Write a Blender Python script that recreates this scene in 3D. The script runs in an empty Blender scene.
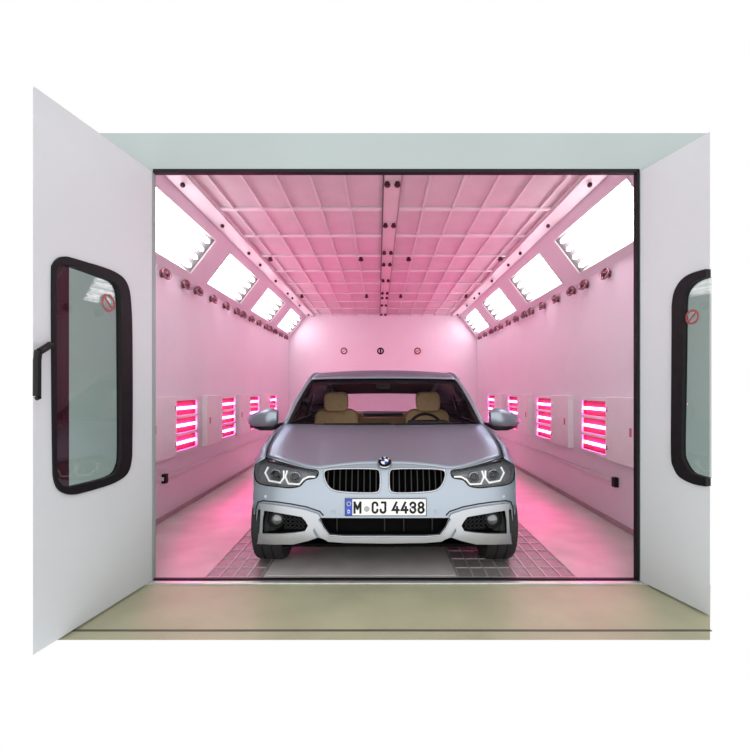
import bpy, math, random
from mathutils import Vector
from mathutils.geometry import delaunay_2d_cdt
random.seed(4)
SC = bpy.context.scene
COL = SC.collection
PI = math.pi

# ------------------------------------------------------------------ camera
F, CX, CY, H = 460.0, 381.0, 390.0, 1.17
cam_d = bpy.data.cameras.new('camera')
cam = bpy.data.objects.new('camera', cam_d); COL.objects.link(cam)
cam.location = (0, 0, H); cam.rotation_euler = (PI/2, 0, 0)
cam_d.sensor_width = 36; cam_d.lens = F/750*36
cam_d.shift_x = -(CX-375)/750; cam_d.shift_y = (CY-375)/750
cam_d.clip_start = .02
SC.camera = cam
SC.view_settings.view_transform = 'Standard'
SC.view_settings.look = 'None'
SC.view_settings.exposure = 0.0
SC.view_settings.gamma = 1.0
SC.cycles.use_denoising = True
SC.cycles.max_bounces = 10
SC.cycles.transparent_max_bounces = 16
SC.cycles.caustics_reflective = False
SC.cycles.caustics_refractive = False
SC.cycles.sample_clamp_indirect = 6

wd = bpy.data.worlds.new('world'); SC.world = wd; wd.use_nodes = True
wd.node_tree.nodes['Background'].inputs[0].default_value = (1, 1, 1, 1)
# white surroundings, with extra brightness added behind the camera to light the bumper
wn = wd.node_tree; wtc = wn.nodes.new('ShaderNodeTexCoord'); wsx = wn.nodes.new('ShaderNodeSeparateXYZ')
wmr = wn.nodes.new('ShaderNodeMapRange'); wmr.interpolation_type = 'SMOOTHSTEP'
wmr.inputs['From Min'].default_value = -.15; wmr.inputs['From Max'].default_value = -1.0
wmr.inputs['To Min'].default_value = 1.0; wmr.inputs['To Max'].default_value = 2.1
wn.links.new(wtc.outputs['Generated'], wsx.inputs[0]); wn.links.new(wsx.outputs['Y'], wmr.inputs['Value'])
wn.links.new(wmr.outputs['Result'], wn.nodes['Background'].inputs[1])

def at(x, y, d):
    """photo point at depth d -> world"""
    return Vector(((x-CX)*d/F, d, H-(y-CY)*d/F))

# ------------------------------------------------------------------ materials
def lin(c):
    return tuple(((v/255+.055)/1.055)**2.4 if v > 10 else v/255/12.92 for v in c)

def mat(name, col, rough=.5, metal=0, coat=0, noise=0, nscale=8, bump=0, bscale=60, spec=.5, emit=None, estr=0):
    m = bpy.data.materials.new(name); m.use_nodes = True
    nt = m.node_tree; b = nt.nodes['Principled BSDF']
    b.inputs['Base Color'].default_value = (*col, 1)
    b.inputs['Roughness'].default_value = rough
    b.inputs['Metallic'].default_value = metal
    b.inputs['Coat Weight'].default_value = coat
    b.inputs['Coat Roughness'].default_value = .06
    b.inputs['Specular IOR Level'].default_value = spec
    if emit:
        b.inputs['Emission Color'].default_value = (*emit, 1)
        b.inputs['Emission Strength'].default_value = estr
    tc = nt.nodes.new('ShaderNodeTexCoord')
    if noise:
        n = nt.nodes.new('ShaderNodeTexNoise'); n.inputs['Scale'].default_value = nscale
        n.inputs['Detail'].default_value = 6
        r = nt.nodes.new('ShaderNodeValToRGB')
        r.color_ramp.elements[0].position = .3; r.color_ramp.elements[1].position = .7
        r.color_ramp.elements[0].color = (*[c*(1-noise) for c in col], 1)
        r.color_ramp.elements[1].color = (*[min(1, c*(1+noise)) for c in col], 1)
        nt.links.new(tc.outputs['Object'], n.inputs['Vector'])
        nt.links.new(n.outputs['Fac'], r.inputs['Fac'])
        nt.links.new(r.outputs['Color'], b.inputs['Base Color'])
    if bump:
        n2 = nt.nodes.new('ShaderNodeTexNoise'); n2.inputs['Scale'].default_value = bscale
        bp = nt.nodes.new('ShaderNodeBump'); bp.inputs['Strength'].default_value = bump
        bp.inputs['Distance'].default_value = .01
        nt.links.new(tc.outputs['Object'], n2.inputs['Vector'])
        nt.links.new(n2.outputs['Fac'], bp.inputs['Height'])
        nt.links.new(bp.outputs['Normal'], b.inputs['Normal'])
    return m

def glass(name, tint, ior=1.45, rough=.02, gain=1.0):
    m = bpy.data.materials.new(name); m.use_nodes = True
    nt = m.node_tree; nt.nodes.clear()
    out = nt.nodes.new('ShaderNodeOutputMaterial'); mx = nt.nodes.new('ShaderNodeMixShader')
    tr = nt.nodes.new('ShaderNodeBsdfTransparent'); tr.inputs[0].default_value = (*tint, 1)
    gl = nt.nodes.new('ShaderNodeBsdfGlossy'); gl.inputs['Roughness'].default_value = rough
    gl.inputs['Color'].default_value = (gain, gain, gain, 1)
    lw = nt.nodes.new('ShaderNodeLayerWeight'); lw.inputs[0].default_value = .5
    pw = nt.nodes.new('ShaderNodeMath'); pw.operation = 'POWER'; pw.inputs[1].default_value = 5
    fr = nt.nodes.new('ShaderNodeMath'); fr.operation = 'MULTIPLY_ADD'
    f0 = ((ior-1)/(ior+1))**2; fr.inputs[1].default_value = 1-f0; fr.inputs[2].default_value = f0
    nt.links.new(lw.outputs['Facing'], pw.inputs[0]); nt.links.new(pw.outputs[0], fr.inputs[0])
    nt.links.new(fr.outputs[0], mx.inputs[0]); nt.links.new(tr.outputs[0], mx.inputs[1])
    nt.links.new(gl.outputs[0], mx.inputs[2]); nt.links.new(mx.outputs[0], out.inputs[0])
    return m

M = {}
M['wall'] = mat('booth_wall_paint', (.72, .655, .715), .32, noise=.02, nscale=2)
M['ceil'] = mat('filter_fabric', (.58, .49, .52), .75, noise=.04, nscale=5, bump=.15, bscale=300)
M['bar'] = mat('ceiling_bar_paint', (.62, .52, .54), .4, noise=.03)
M['rail'] = mat('ceiling_rail_paint', (.70, .62, .65), .35, noise=.03)
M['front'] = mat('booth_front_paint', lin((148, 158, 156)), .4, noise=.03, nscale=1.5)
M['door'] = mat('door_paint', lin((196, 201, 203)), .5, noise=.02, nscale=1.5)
M['rubber'] = mat('black_rubber', (.008, .007, .008), .5, noise=.2, nscale=30, spec=.15)
M['maroon'] = mat('painted_reflection', (.030, .007, .012), .03, noise=.15, nscale=10)  # reflection of the booth put into the colour of a glossy strip
M['black'] = mat('black_plastic', (.006, .006, .007), .4, noise=.2, nscale=40, spec=.2)
M['dark'] = mat('dark_recess', (.0025, .0025, .003), .8, noise=.2, nscale=40, spec=.05)
M['floor'] = mat('booth_floor', (.47, .435, .41), .45, noise=.12, nscale=4, bump=.1, bscale=40)
M['apron'] = mat('olive_epoxy_floor', lin((166, 167, 138)), .55, noise=.10, nscale=3, bump=.05, bscale=30)
M['sill'] = mat('sill_metal', (.62, .62, .60), .35, .6, noise=.08, nscale=20)
M['grate'] = mat('grating_steel', (.25, .23, .23), .5, .2, noise=.15, nscale=25)
M['grate_bar'] = mat('grating_bar', (.42, .38, .38), .45, .2, noise=.1, nscale=25)
M['slab'] = mat('centre_floor_plate', (.50, .46, .46), .45, noise=.10, nscale=6)
M['base'] = mat('floor_edge_trim', (.42, .28, .31), .5, noise=.08)
M['tube_w'] = mat('fluorescent_tube', (.9, .9, .9), .4, noise=.01, emit=(1, .92, .97), estr=7.2)
M['refl_w'] = mat('lamp_reflector', (.9, .9, .9), .25, .0, noise=.02)
M['endplate'] = mat('lamp_end_plate', (.15, .145, .145), .5, noise=.1)
M['lframe'] = mat('lamp_frame', (.74, .70, .71), .35, noise=.03)
M['tube_r'] = mat('infrared_tube', (.9, .5, .5), .4, noise=.01, emit=(1, .05, .35), estr=90)
M['refl_r'] = mat('infrared_reflector', (.075, .016, .009), .6, .0, noise=.05)
M['cab'] = mat('heater_cabinet_paint', (.74, .69, .71), .35, noise=.03)
M['redtag'] = mat('red_tag', (.55, .16, .22), .4, noise=.05)
M['knob'] = mat('dark_fixing', (.06, .012, .02), .4, .3, noise=.1)
M['nozzle'] = mat('nozzle_metal', (.36, .16, .20), .25, .7, noise=.1, nscale=40)
M['duct'] = mat('duct_plastic', (.66, .58, .61), .4, noise=.03)
M['gauge'] = mat('dial_face', (.62, .55, .58), .4, noise=.05)
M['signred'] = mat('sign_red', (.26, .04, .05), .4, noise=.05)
M['paint'] = mat('silver_blue_car_paint', (.305, .345, .39), .33, .65, noise=.02, nscale=200, spec=.3)
M['paint'].node_tree.nodes['Principled BSDF'].inputs['Specular Tint'].default_value = (.25, .33, .45, 1)
M['trim_s'] = mat('lit_silver_trim', (.40, .415, .44), .33, .65, noise=.02, nscale=60)  # bumper silver with angle brightness put into the colour; wheel rims share it
M['chrome'] = mat('chrome', (.42, .43, .45), .2, .9, noise=.02, nscale=60)
M['gloss'] = mat('gloss_black', (.006, .006, .007), .15, noise=.1, nscale=30, spec=.35)
M['tyre'] = mat('tyre_rubber', (.012, .012, .012), .75, noise=.2, nscale=40, bump=.3, bscale=120)
M['lampbowl'] = mat('headlamp_bowl', (.30, .30, .305), .35, .4, noise=.15, nscale=60)
M['drl'] = mat('daylight_ring', (.88, .88, .86), .35, noise=.02)
M['leather'] = mat('tan_leather', (.72, .43, .20), .5, noise=.08, nscale=30)
M['dash'] = mat('dark_dashboard', (.012, .012, .014), .6, noise=.2, nscale=30)
M['plate'] = mat('number_plate_white', (.78, .78, .76), .4, noise=.02)
M['blue'] = mat('plate_blue', lin((28, 66, 170)), .4, noise=.03)
M['badge_blue'] = mat('badge_blue', lin((30, 60, 130)), .3, noise=.03)
M['badge_white'] = mat('badge_white', (.8, .8, .82), .3, noise=.03)
M['tail'] = mat('tail_lamp_red', (.35, .01, .015), .2, noise=.05)
M['yellow'] = mat('plate_stars_yellow', (.75, .6, .05), .4, noise=.03)
M['seal_grey'] = mat('plate_seal_grey', (.32, .33, .32), .5, noise=.15, nscale=90)
M['windscreen'] = glass('windscreen_glass', (.80, .83, .84), 1.2)
M['sideglass'] = glass('tinted_side_glass', (.02, .022, .025), 1.15, gain=.25)
M['rearglass'] = glass('rear_glass', (.9, .9, .9), 1.3)
M['lens'] = glass('headlamp_lens', (.86, .87, .88), 1.35)
M['pane'] = glass('door_pane_glass', (.71, .745, .73), 1.42)
M['doorlamp'] = mat('mirror_glass', (.5, .5, .52), .05, 1, noise=.02)

# ------------------------------------------------------------------ mesh helpers
ORG = {}
class MB:
    def __init__(s): s.v = []; s.f = []
    def add(s, vs, fs):
        o = len(s.v); s.v += [Vector(v) for v in vs]; s.f += [tuple(i+o for i in f) for f in fs]; return s
    def box(s, c, d):
        c = Vector(c); x, y, z = [k/2 for k in d]
        vs = [c+Vector((a*x, b*y, e*z)) for a in (-1, 1) for b in (-1, 1) for e in (-1, 1)]
        return s.add(vs, [(0, 1, 3, 2), (4, 6, 7, 5), (0, 4, 5, 1), (2, 3, 7, 6), (0, 2, 6, 4), (1, 5, 7, 3)])
    def obox(s, c, ax, ay, az):
        """box from centre and three half-axis vectors"""
        c = Vector(c); ax, ay, az = Vector(ax), Vector(ay), Vector(az)
        vs = [c+a*ax+b*ay+e*az for a in (-1, 1) for b in (-1, 1) for e in (-1, 1)]
        return s.add(vs, [(0, 1, 3, 2), (4, 6, 7, 5), (0, 4, 5, 1), (2, 3, 7, 6), (0, 2, 6, 4), (1, 5, 7, 3)])
    def prism(s, loop, vec):
        n = len(loop); vec = Vector(vec)
        vs = [Vector(p) for p in loop]+[Vector(p)+vec for p in loop]
        fs = [tuple(range(n)), tuple(range(2*n-1, n-1, -1))]
        fs += [(i, i+n, (i+1) % n+n, (i+1) % n) for i in range(n)]
        return s.add(vs, fs)
    def tube(s, pts, r, closed=False, seg=8, flat=None):
        pts = [Vector(p) for p in pts]; n = len(pts); vs = []; fs = []
        prev = None
        for i, p in enumerate(pts):
            a = pts[(i-1) % n] if (closed or i > 0) else p
            b = pts[(i+1) % n] if (closed or i < n-1) else p
            t = (b-a).normalized()
            up = Vector((0, 1, 0)) if abs(t.y) < .85 else Vector((0, 0, 1))
            if prev is not None and abs(t.dot(prev)) < .97: up = prev
            sd = t.cross(up).normalized(); u2 = sd.cross(t).normalized(); prev = u2
            rr = r[i] if isinstance(r, (list, tuple)) else r
            for k in range(seg):
                an = 2*PI*k/seg
                vs.append(p+sd*math.cos(an)*rr+u2*math.sin(an)*rr*(flat or 1))
        m = n if closed else n-1
        for i in range(m):
            for k in range(seg):
                fs.append((i*seg+k, i*seg+(k+1) % seg, ((i+1) % n)*seg+(k+1) % seg, ((i+1) % n)*seg+k))
        if not closed:
            fs.append(tuple(range(seg-1, -1, -1))); fs.append(tuple(range((n-1)*seg, n*seg)))
        return s.add(vs, fs)
    def lathe(s, c, axis, prof, seg=32, closed=False):
        """prof: list of (radius, offset along axis)"""
        c = Vector(c); ax = Vector(axis).normalized()
        t = Vector((0, 0, 1)) if abs(ax.z) < .9 else Vector((1, 0, 0))
        e1 = ax.cross(t).normalized(); e2 = ax.cross(e1).normalized()
        vs = []; fs = []; n = len(prof)
        for k in range(seg):
            a = 2*PI*k/seg
            for r, h in prof: vs.append(c+ax*h+(e1*math.cos(a)+e2*math.sin(a))*r)
        for k in range(seg):
            k2 = (k+1) % seg
            for i in range(n if closed else n-1):
                j = (i+1) % n
                fs.append((k*n+i, k*n+j, k2*n+j, k2*n+i))
        return s.add(vs, fs)
    def sphere(s, c, r, seg=16, rings=9, sc=(1, 1, 1)):
        c = Vector(c); vs = []; fs = []
        for i in range(rings+1):
            th = PI*i/rings
            for k in range(seg):
                a = 2*PI*k/seg
                vs.append(c+Vector((r*sc[0]*math.sin(th)*math.cos(a), r*sc[1]*math.sin(th)*math.sin(a), r*sc[2]*math.cos(th))))
        for i in range(rings):
            for k in range(seg):
                fs.append((i*seg+k, i*seg+(k+1) % seg, (i+1)*seg+(k+1) % seg, (i+1)*seg+k))
        return s.add(vs, fs)
    def grid(s, rows):
        nr, nc = len(rows), len(rows[0]); vs = [p for r in rows for p in r]
        return s.add(vs, [(i*nc+j, i*nc+j+1, (i+1)*nc+j+1, (i+1)*nc+j) for i in range(nr-1) for j in range(nc-1)])
    def build(s, name, m, parent=None, smooth=False, bevel=0, solid=0, org=None, auto=None):
        import bmesh
        o_ = ORG.get(parent.name, Vector((0, 0, 0))) if parent else Vector(org or (0, 0, 0))
        me = bpy.data.meshes.new(name)
        me.from_pydata([v-o_ for v in s.v], [], s.f)
        bm = bmesh.new(); bm.from_mesh(me)
        bmesh.ops.remove_doubles(bm, verts=bm.verts, dist=1e-5)
        bmesh.ops.recalc_face_normals(bm, faces=bm.faces)
        if smooth:
            for f in bm.faces: f.smooth = True
            if auto:
                for e in bm.edges:
                    if len(e.link_faces) == 2 and e.calc_face_angle(0) > auto: e.smooth = False
        bm.to_mesh(me); bm.free()
        me.materials.append(M[m] if isinstance(m, str) else m)
        ob = bpy.data.objects.new(name, me); COL.objects.link(ob)
        if parent: ob.parent = parent
        else: ob.location = o_
        ORG[ob.name] = o_
        if solid:
            md = ob.modifiers.new('s', 'SOLIDIFY'); md.thickness = solid; md.offset = 0
        if bevel:
            md = ob.modifiers.new('b', 'BEVEL'); md.width = bevel; md.segments = 2; md.limit_method = 'ANGLE'
        return ob

def empty(name, loc, label=None, cat=None, group=None):
    o = bpy.data.objects.new(name, None); COL.objects.link(o); o.location = loc
    o.empty_display_size = .1
    ORG[o.name] = Vector(loc)
    if label: tag(o, label, cat, group)
    return o
def tag(o, label, cat, group=None):
    o['label'] = label; o['category'] = cat
    if group: o['group'] = group
    return o
def struct(o, label=None):
    o['kind'] = 'structure'
    if label: o['label'] = label
    return o
def copy_tree(o, parent=None):
    c = o.copy(); COL.objects.link(c)
    if parent: c.parent = parent
    for ch in [x for x in SC.objects if x.parent == o]: copy_tree(ch, c)
    return c

def inside(p, loop):
    x, y = p; r = False; n = len(loop)
    for i in range(n):
        x1, y1 = loop[i]; x2, y2 = loop[i-1]
        if (y1 > y) != (y2 > y) and x < (x2-x1)*(y-y1)/(y2-y1)+x1: r = not r
    return r
def dseg(p, loop):
    best = 9
    px, py = p
    for i in range(len(loop)):
        ax, ay = loop[i-1]; bx, by = loop[i]
        dx, dy = bx-ax, by-ay; L = dx*dx+dy*dy
        t = 0 if L == 0 else max(0, min(1, ((px-ax)*dx+(py-ay)*dy)/L))
        best = min(best, math.hypot(px-ax-t*dx, py-ay-t*dy))
    return best
def cdt(outer, holes=(), step=.03):
    """constrained triangulation of a 2D region with holes, with interior grid points"""
    loops = [outer]+list(holes); vs = []; es = []
    for lp in loops:
        o = len(vs); vs += [Vector(p) for p in lp]
        es += [(o+i, o+(i+1) % len(lp)) for i in range(len(lp))]
    x0, x1 = min(p[0] for p in outer), max(p[0] for p in outer)
    y0, y1 = min(p[1] for p in outer), max(p[1] for p in outer)
    nx, ny = max(1, round((x1-x0)/step)), max(1, round((y1-y0)/step))
    for i in range(nx+1):
        for j in range(ny+1):
            p = (x0+(x1-x0)*i/nx, y0+(y1-y0)*j/ny)
            if inside(p, outer) and not any(inside(p, h) for h in holes) and all(dseg(p, l) > step*.35 for l in loops):
                vs.append(Vector(p))
    r = delaunay_2d_cdt(vs, es, [], 0, 1e-6)
    V, T = r[0], r[2]; out = []
    for f in T:
        c = sum((V[i] for i in f), Vector((0, 0)))/len(f)
        if inside(c, outer) and not any(inside(c, h) for h in holes): out.append(tuple(f))
    return [tuple(v) for v in V], out
def spline(pts, per=4, closed=True):
    n = len(pts); out = []
    P = [Vector(p) for p in pts]
    for i in range(n if closed else n-1):
        g = lambda k: P[k % n] if closed else P[max(0, min(n-1, k))]
        a, b, c, d = g(i-1), g(i), g(i+1), g(i+2)
        for k in range(per):
            t = k/per
            out.append(.5*((2*b)+(c-a)*t+(2*a-5*b+4*c-d)*t*t+(3*b-a-3*c+d)*t**3))
    if not closed: out.append(P[-1])
    return [tuple(p) for p in out]
def interp(x, xs, ys):
    if x <= xs[0]: return ys[0]
    for i in range(1, len(xs)):
        if x <= xs[i]:
            t = (x-xs[i-1])/(xs[i]-xs[i-1]); t = t*t*(3-2*t) if False else t
            return ys[i-1]+(ys[i]-ys[i-1])*t
    return ys[-1]

# ================================================================== BOOTH SHELL
XL, XR, ZC, Y0, Y1 = -1.96, 2.04, 2.768, 2.9, 9.8
ZS = 2.27                      # where the slope meets the vertical wall
XTL, XTR = -1.58, 1.66         # where the slope meets the flat ceiling
T = .03
LAMP_Y = [(3.25, 4.60), (5.04, 6.22), (6.75, 7.90), (8.45, 9.62)]
SLOPE_LEN = math.hypot(.38, ZC-ZS)
S0, S1 = .090, .498             # lamp extent across the slope

struct(MB().prism([(-1.9, 2.8, 0), (1.98, 2.8, 0), (XR+T, 2.91, 0), (XR+T, Y1+T, 0), (XL-T, Y1+T, 0), (XL-T, 2.91, 0)], (0, 0, -.06)).build('floor', 'floor'))
# the apron in front of the booth: mitred at both ends, bevelled front edge
ap = MB()
top = [(-1.63, 2.153, 0), (1.54, 2.153, 0), (1.98, 2.765, 0), (-1.95, 2.765, 0)]
bot = [(-1.55, 2.26, -.03), (1.5, 2.26, -.03), (1.9, 2.765, -.03), (-1.87, 2.765, -.03)]
ap.add(top+bot, [(0, 1, 2, 3), (7, 6, 5, 4), (0, 4, 5, 1), (1, 5, 6, 2), (2, 6, 7, 3), (3, 7, 4, 0)])
a_ = ap.build('floor_apron', 'apron'); a_['kind'] = 'structure'
jl = MB().box((0, 2.236, .0015), (3.21, .014, .003)).build('trim_4', mat('apron_joint', (.085, .085, .06), .6, noise=.1)); struct(jl)
struct(MB().box((.09, 2.783, .004), (2.96, .036, .012)).build('trim_5', 'sill', bevel=.003), 'pale metal sill strip of the doorway')
struct(MB().box((.09, 2.817, .008), (2.96, .030, .018)).build('trim_3', 'rubber', bevel=.003), 'black rubber strip along the doorway floor')

def slope_pt(side, s, y, off=0):
    """point on the slope: s = distance up from the lower edge; off = outwards, away from the room"""
    dx, dz = .38/SLOPE_LEN, (ZC-ZS)/SLOPE_LEN
    if side < 0: return Vector((XL+dx*s-dz*off, y, ZS+dz*s+dx*off))
    return Vector((XR-dx*s+dz*off, y, ZS+dz*s+dx*off))

for side, nm in ((-1, 'wall_left'), (1, 'wall_right')):
    x = XL if side < 0 else XR
    mb = MB().box((x+side*T/2, (Y0+Y1)/2, ZS/2), (T, Y1-Y0, ZS))
    holes = [[(S0, a), (S1, a), (S1, b), (S0, b)] for a, b in LAMP_Y]
    V, Tn = cdt([(0, Y0), (SLOPE_LEN, Y0), (SLOPE_LEN, Y1), (0, Y1)], holes, .3)
    mb.add([slope_pt(side, s, y) for s, y in V], Tn)
    mb.add([slope_pt(side, s, y, .02) for s, y in V], Tn)
    struct(mb.build(nm, 'wall'))
    # dark line where the wall meets the floor
    struct(MB().box((x-side*.006, (Y0+Y1)/2, .02), (.012, Y1-Y0, .04)).build('baseboard_left' if side < 0 else 'baseboard_right', 'base'))
struct(MB().box(((XL+XR)/2, Y1+T/2, 1.4), (XR-XL+2*T, T, 2.8)).build('wall_back', 'wall'))
ceil = struct(MB().box(((XTL+XTR)/2, (Y0+Y1)/2, ZC+.0075), (XTR-XTL+.02, Y1-Y0, .015)).build('ceiling', 'ceil'))
# front fascia: header over the doorway, jambs behind the doors
JL, JR, ZH = -1.388, 1.573, 2.515
fr = MB(); TF = .035
fr.box((0, 2.8+TF/2, (ZH+2.734)/2), (4.0, TF, 2.734-ZH))
fr.box(((JL-2.0)/2, 2.8+TF/2, ZH/2), (JL+2.0, TF, ZH))
fr.box(((JR+2.0)/2, 2.8+TF/2, ZH/2), (2.0-JR, TF, ZH))
fr.prism([(1.95, 2.83, 0), (2.0, 2.83, 0), (XR+T, 2.91, 0), (XR, 2.91, 0)], (0, 0, 2.72))
fr.prism([(-1.93, 2.83, 0), (-1.98, 2.83, 0), (XL-T, 2.91, 0), (XL, 2.91, 0)], (0, 0, 2.72))
fr.prism([(-1.98, 2.80, 2.70), (-1.98, 2.83, 2.734), (-1.98, 2.91, ZC+.012), (-1.98, 2.91, ZC)], (3.98, 0, 0))
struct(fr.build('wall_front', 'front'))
struct(MB().box(((JL+JR)/2, 2.815, ZH-.011), (JR-JL, .04, .022)).build('trim_1', 'rubber', bevel=.003), 'black rubber seal across the top of the doorway')
struct(MB().box((JR-.009, 2.815, ZH/2), (.018, .04, ZH)).build('trim_2', 'rubber', bevel=.003), 'black rubber seal down the side of the doorway')

# ---- ceiling grid: bars, rails and bolts are pieces of the ceiling
CEN = .05
for k in range(1, 6):
    for sg in (-1, 1):
        xx = CEN+sg*(.065+.255*k)
        MB().box((xx, (Y0+Y1)/2, ZC-.008), (.018, Y1-Y0, .016)).build('filter_bar', 'bar', ceil)
for k in range(10):
    yy = 3.34+.70*k
    if yy < Y1: MB().box(((XTL+XTR)/2, yy, ZC-.010), (XTR-XTL-.2, .048, .016)).build('cross_bar', 'rail', ceil)
def cen(y): return CEN-.005+.045*(Y1-y)/(Y1-Y0)         # the centre rail runs slightly askew
def rail_run(o, w, h): return MB().prism([(cen(Y0)+o-w/2, Y0, ZC-h), (cen(Y0)+o+w/2, Y0, ZC-h), (cen(Y1)+o+w/2, Y1, ZC-h), (cen(Y1)+o-w/2, Y1, ZC-h)], (0, 0, h))
rail_run(0, .13, .024).build('centre_rail', 'bar', ceil)
rail_run(-.068, .010, .030).build('rail_lip', mat('rail_dark_lip', (.10, .03, .045), .5, noise=.1), ceil)  # dark-coloured lip on one side of the centre rail
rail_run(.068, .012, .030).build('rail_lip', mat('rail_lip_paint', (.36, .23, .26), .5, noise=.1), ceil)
for sg, xe in ((-1, XTL), (1, XTR)):
    MB().box((xe-sg*.08, (Y0+Y1)/2, ZC-.016), (.15, Y1-Y0, .032)).build('edge_rail', 'rail', ceil)
    MB().box((xe-sg*.165, (Y0+Y1)/2, ZC-.010), (.02, Y1-Y0, .022)).build('rail_lip', 'bar', ceil)
def bolt(x, y, r=.02):
    MB().lathe((x, y, ZC-.026), (0, 0, -1), [(.0, -.02), (r*.7, -.02), (r*.7, .012), (r, .014), (r, .030), (r*.6, .038), (0, .038)], 12).build('bolt', 'knob', ceil, smooth=True, auto=.6)
for yy in (3.48, 4.35, 5.22, 5.71, 6.55, 7.40, 7.78, 8.46, 9.50):
    bolt(cen(yy)-.038, yy, .024); bolt(cen(yy)+.038, yy, .024)
    for xe, sg in ((XTL, -1), (XTR, 1)): bolt(xe-sg*.08, yy, .018)
for yy in (5.48, 7.67):
    for xx in (-.24, .33, -1.32, 1.42): bolt(xx, yy, .03)

# ---- lamp panels in the slopes
ORDS = ['nearest', 'second', 'third', 'fourth']
for side in (-1, 1):
    where = 'above the wall behind the handled door' if side < 0 else 'above the wall behind the handleless door'
    for i, (a, b) in enumerate(LAMP_Y):
        loc = slope_pt(side, (S0+S1)/2, (a+b)/2)
        lab = 'lamp panel %s, %s' % (where, ['nearest the doorway', 'second from the doorway', 'third from the doorway', 'by the back wall'][i])
        t = empty('lamp_panel', loc, lab, 'lamp', 'white lamp panels in the sloped ceiling edges')
        P = lambda s, y, o: slope_pt(side, s, y, o)
        hs = MB(); D = .10
        q = [P(S0, a, 0), P(S1, a, 0), P(S1, b, 0), P(S0, b, 0)]; r = [P(S0, a, D), P(S1, a, D), P(S1, b, D), P(S0, b, D)]
        hs.add(q+r, [(4, 5, 6, 7), (0, 1, 5, 4), (1, 2, 6, 5), (2, 3, 7, 6), (3, 0, 4, 7)])
        hs.build('reflector', 'refl_w', t)
        for ya, yb in ((a+.002, a+.075), (b-.002, b-.075)):
            e = MB().prism([P(S0+.002, ya, .006), P(S0+.002, yb, D-.004), P(S0+.002, ya, D-.004)], P(S1-.002, 0, 0)-P(S0+.002, 0, 0))
            e.build('end_plate', 'endplate', t)
        f = MB(); w = .016
        for (s0, s1, ya, yb) in ((S0-w, S0, a-w, b+w), (S1, S1+w, a-w, b+w), (S0, S1, a-w, a), (S0, S1, b, b+w)):
            l1 = [P(s0, ya, -.006), P(s1, ya, -.006), P(s1, yb, -.006), P(s0, yb, -.006)]
            f.prism(l1, P(0, 0, .006)-P(0, 0, -.006))
        f.build('frame', 'lframe', t)
        for k in range(4):
            s = S0+.055+(S1-S0-.11)*k/3
            MB().tube([P(s, a+.05, .035), P(s, b-.05, .035)], .026, seg=10).build('lamp_tube', 'tube_w', t, smooth=True, auto=.6)
            for ya, yb in ((a+.001, a+.05), (b-.05, b-.001)):
                MB().tube([P(s, ya, .035), P(s, yb, .035)], .017, seg=10).build('tube_holder', 'lframe', t, smooth=True, auto=.6)

# ---- infrared heaters on both walls
def make_heater(side, y0, label):
    xw = XL if side < 0 else XR
    n = -side                                     # towards the room
    L, Z0, Z1, Dp = 1.0, .565, 1.10, .052
    t = empty('infrared_heater', (xw, y0, Z0), label, 'heater', 'infrared heaters along the booth walls')
    ys = y0+.47                                   # cover panel first, heating bay behind it
    bk = MB()
    bk.box((xw+n*.008, y0+L/2, (Z0+Z1)/2), (.016, L, Z1-Z0))
    for zz in (Z0+.008, Z1-.008): bk.box((xw+n*Dp/2, y0+L/2, zz), (Dp, L, .016))
    for yy in (y0+L-.008, ys): bk.box((xw+n*Dp/2, yy, (Z0+Z1)/2), (Dp, .02, Z1-Z0))
    bk.build('housing', 'cab', t)
    cv = MB().box((xw+n*(Dp/2+.006), (y0+ys)/2-.008, (Z0+Z1)/2), (Dp+.012, ys-y0+.01, Z1-Z0+.02)).build('cover_door', 'cab', t, bevel=.006)
    MB().box((xw+n*(Dp+.015), y0+.07, (Z0+Z1)/2), (.008, .030, .07)).build('latch', 'redtag', cv, bevel=.003)['label'] = 'red latch'
    for zz in (Z0+.10, Z1-.10): MB().tube([(xw+n*(Dp+.012), ys-.012, zz-.02), (xw+n*(Dp+.012), ys-.012, zz+.02)], .009).build('hinge', 'nozzle', cv)
    rf = MB().box((xw+n*.016, (ys+y0+L)/2, (Z0+Z1)/2), (.006, y0+L-ys-.03, Z1-Z0-.04))
    for yy in (ys+.0125, y0+L-.0185): rf.box((xw+n*.032, yy, (Z0+Z1)/2), (.03, .004, Z1-Z0-.034))
    for zz in (Z0+.0185, Z1-.0185): rf.box((xw+n*.032, (ys+y0+L)/2, zz), (.03, y0+L-ys-.03, .004))
    rf.build('reflector', 'refl_r', t)['label'] = 'red lit reflector'
    fm = MB(); hgt = Z1-Z0
    for k in range(4):
        zz = Z0+.018+(hgt-.036)*k/3
        fm.box((xw+n*(Dp-.004), (ys+y0+L)/2, zz), (.014, y0+L-ys, .026))
    for yy in (ys+.014, y0+L-.014): fm.box((xw+n*(Dp-.004), yy, (Z0+Z1)/2), (.014, .03, hgt))
    fm.build('front_frame', 'cab', t)
    for k in range(3):
        zz = Z0+.018+(hgt-.036)*(k+.5)/3-.004
        MB().tube([(xw+n*.032, ys+.02, zz), (xw+n*.032, y0+L-.02, zz)], .013, seg=10).build('heating_tube', 'tube_r', t, smooth=True, auto=.6)
    return t
HYS = {-1: [3.79, 5.03, 6.20, 7.40], 1: [3.57, 4.88, 6.20, 7.55]}
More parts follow.
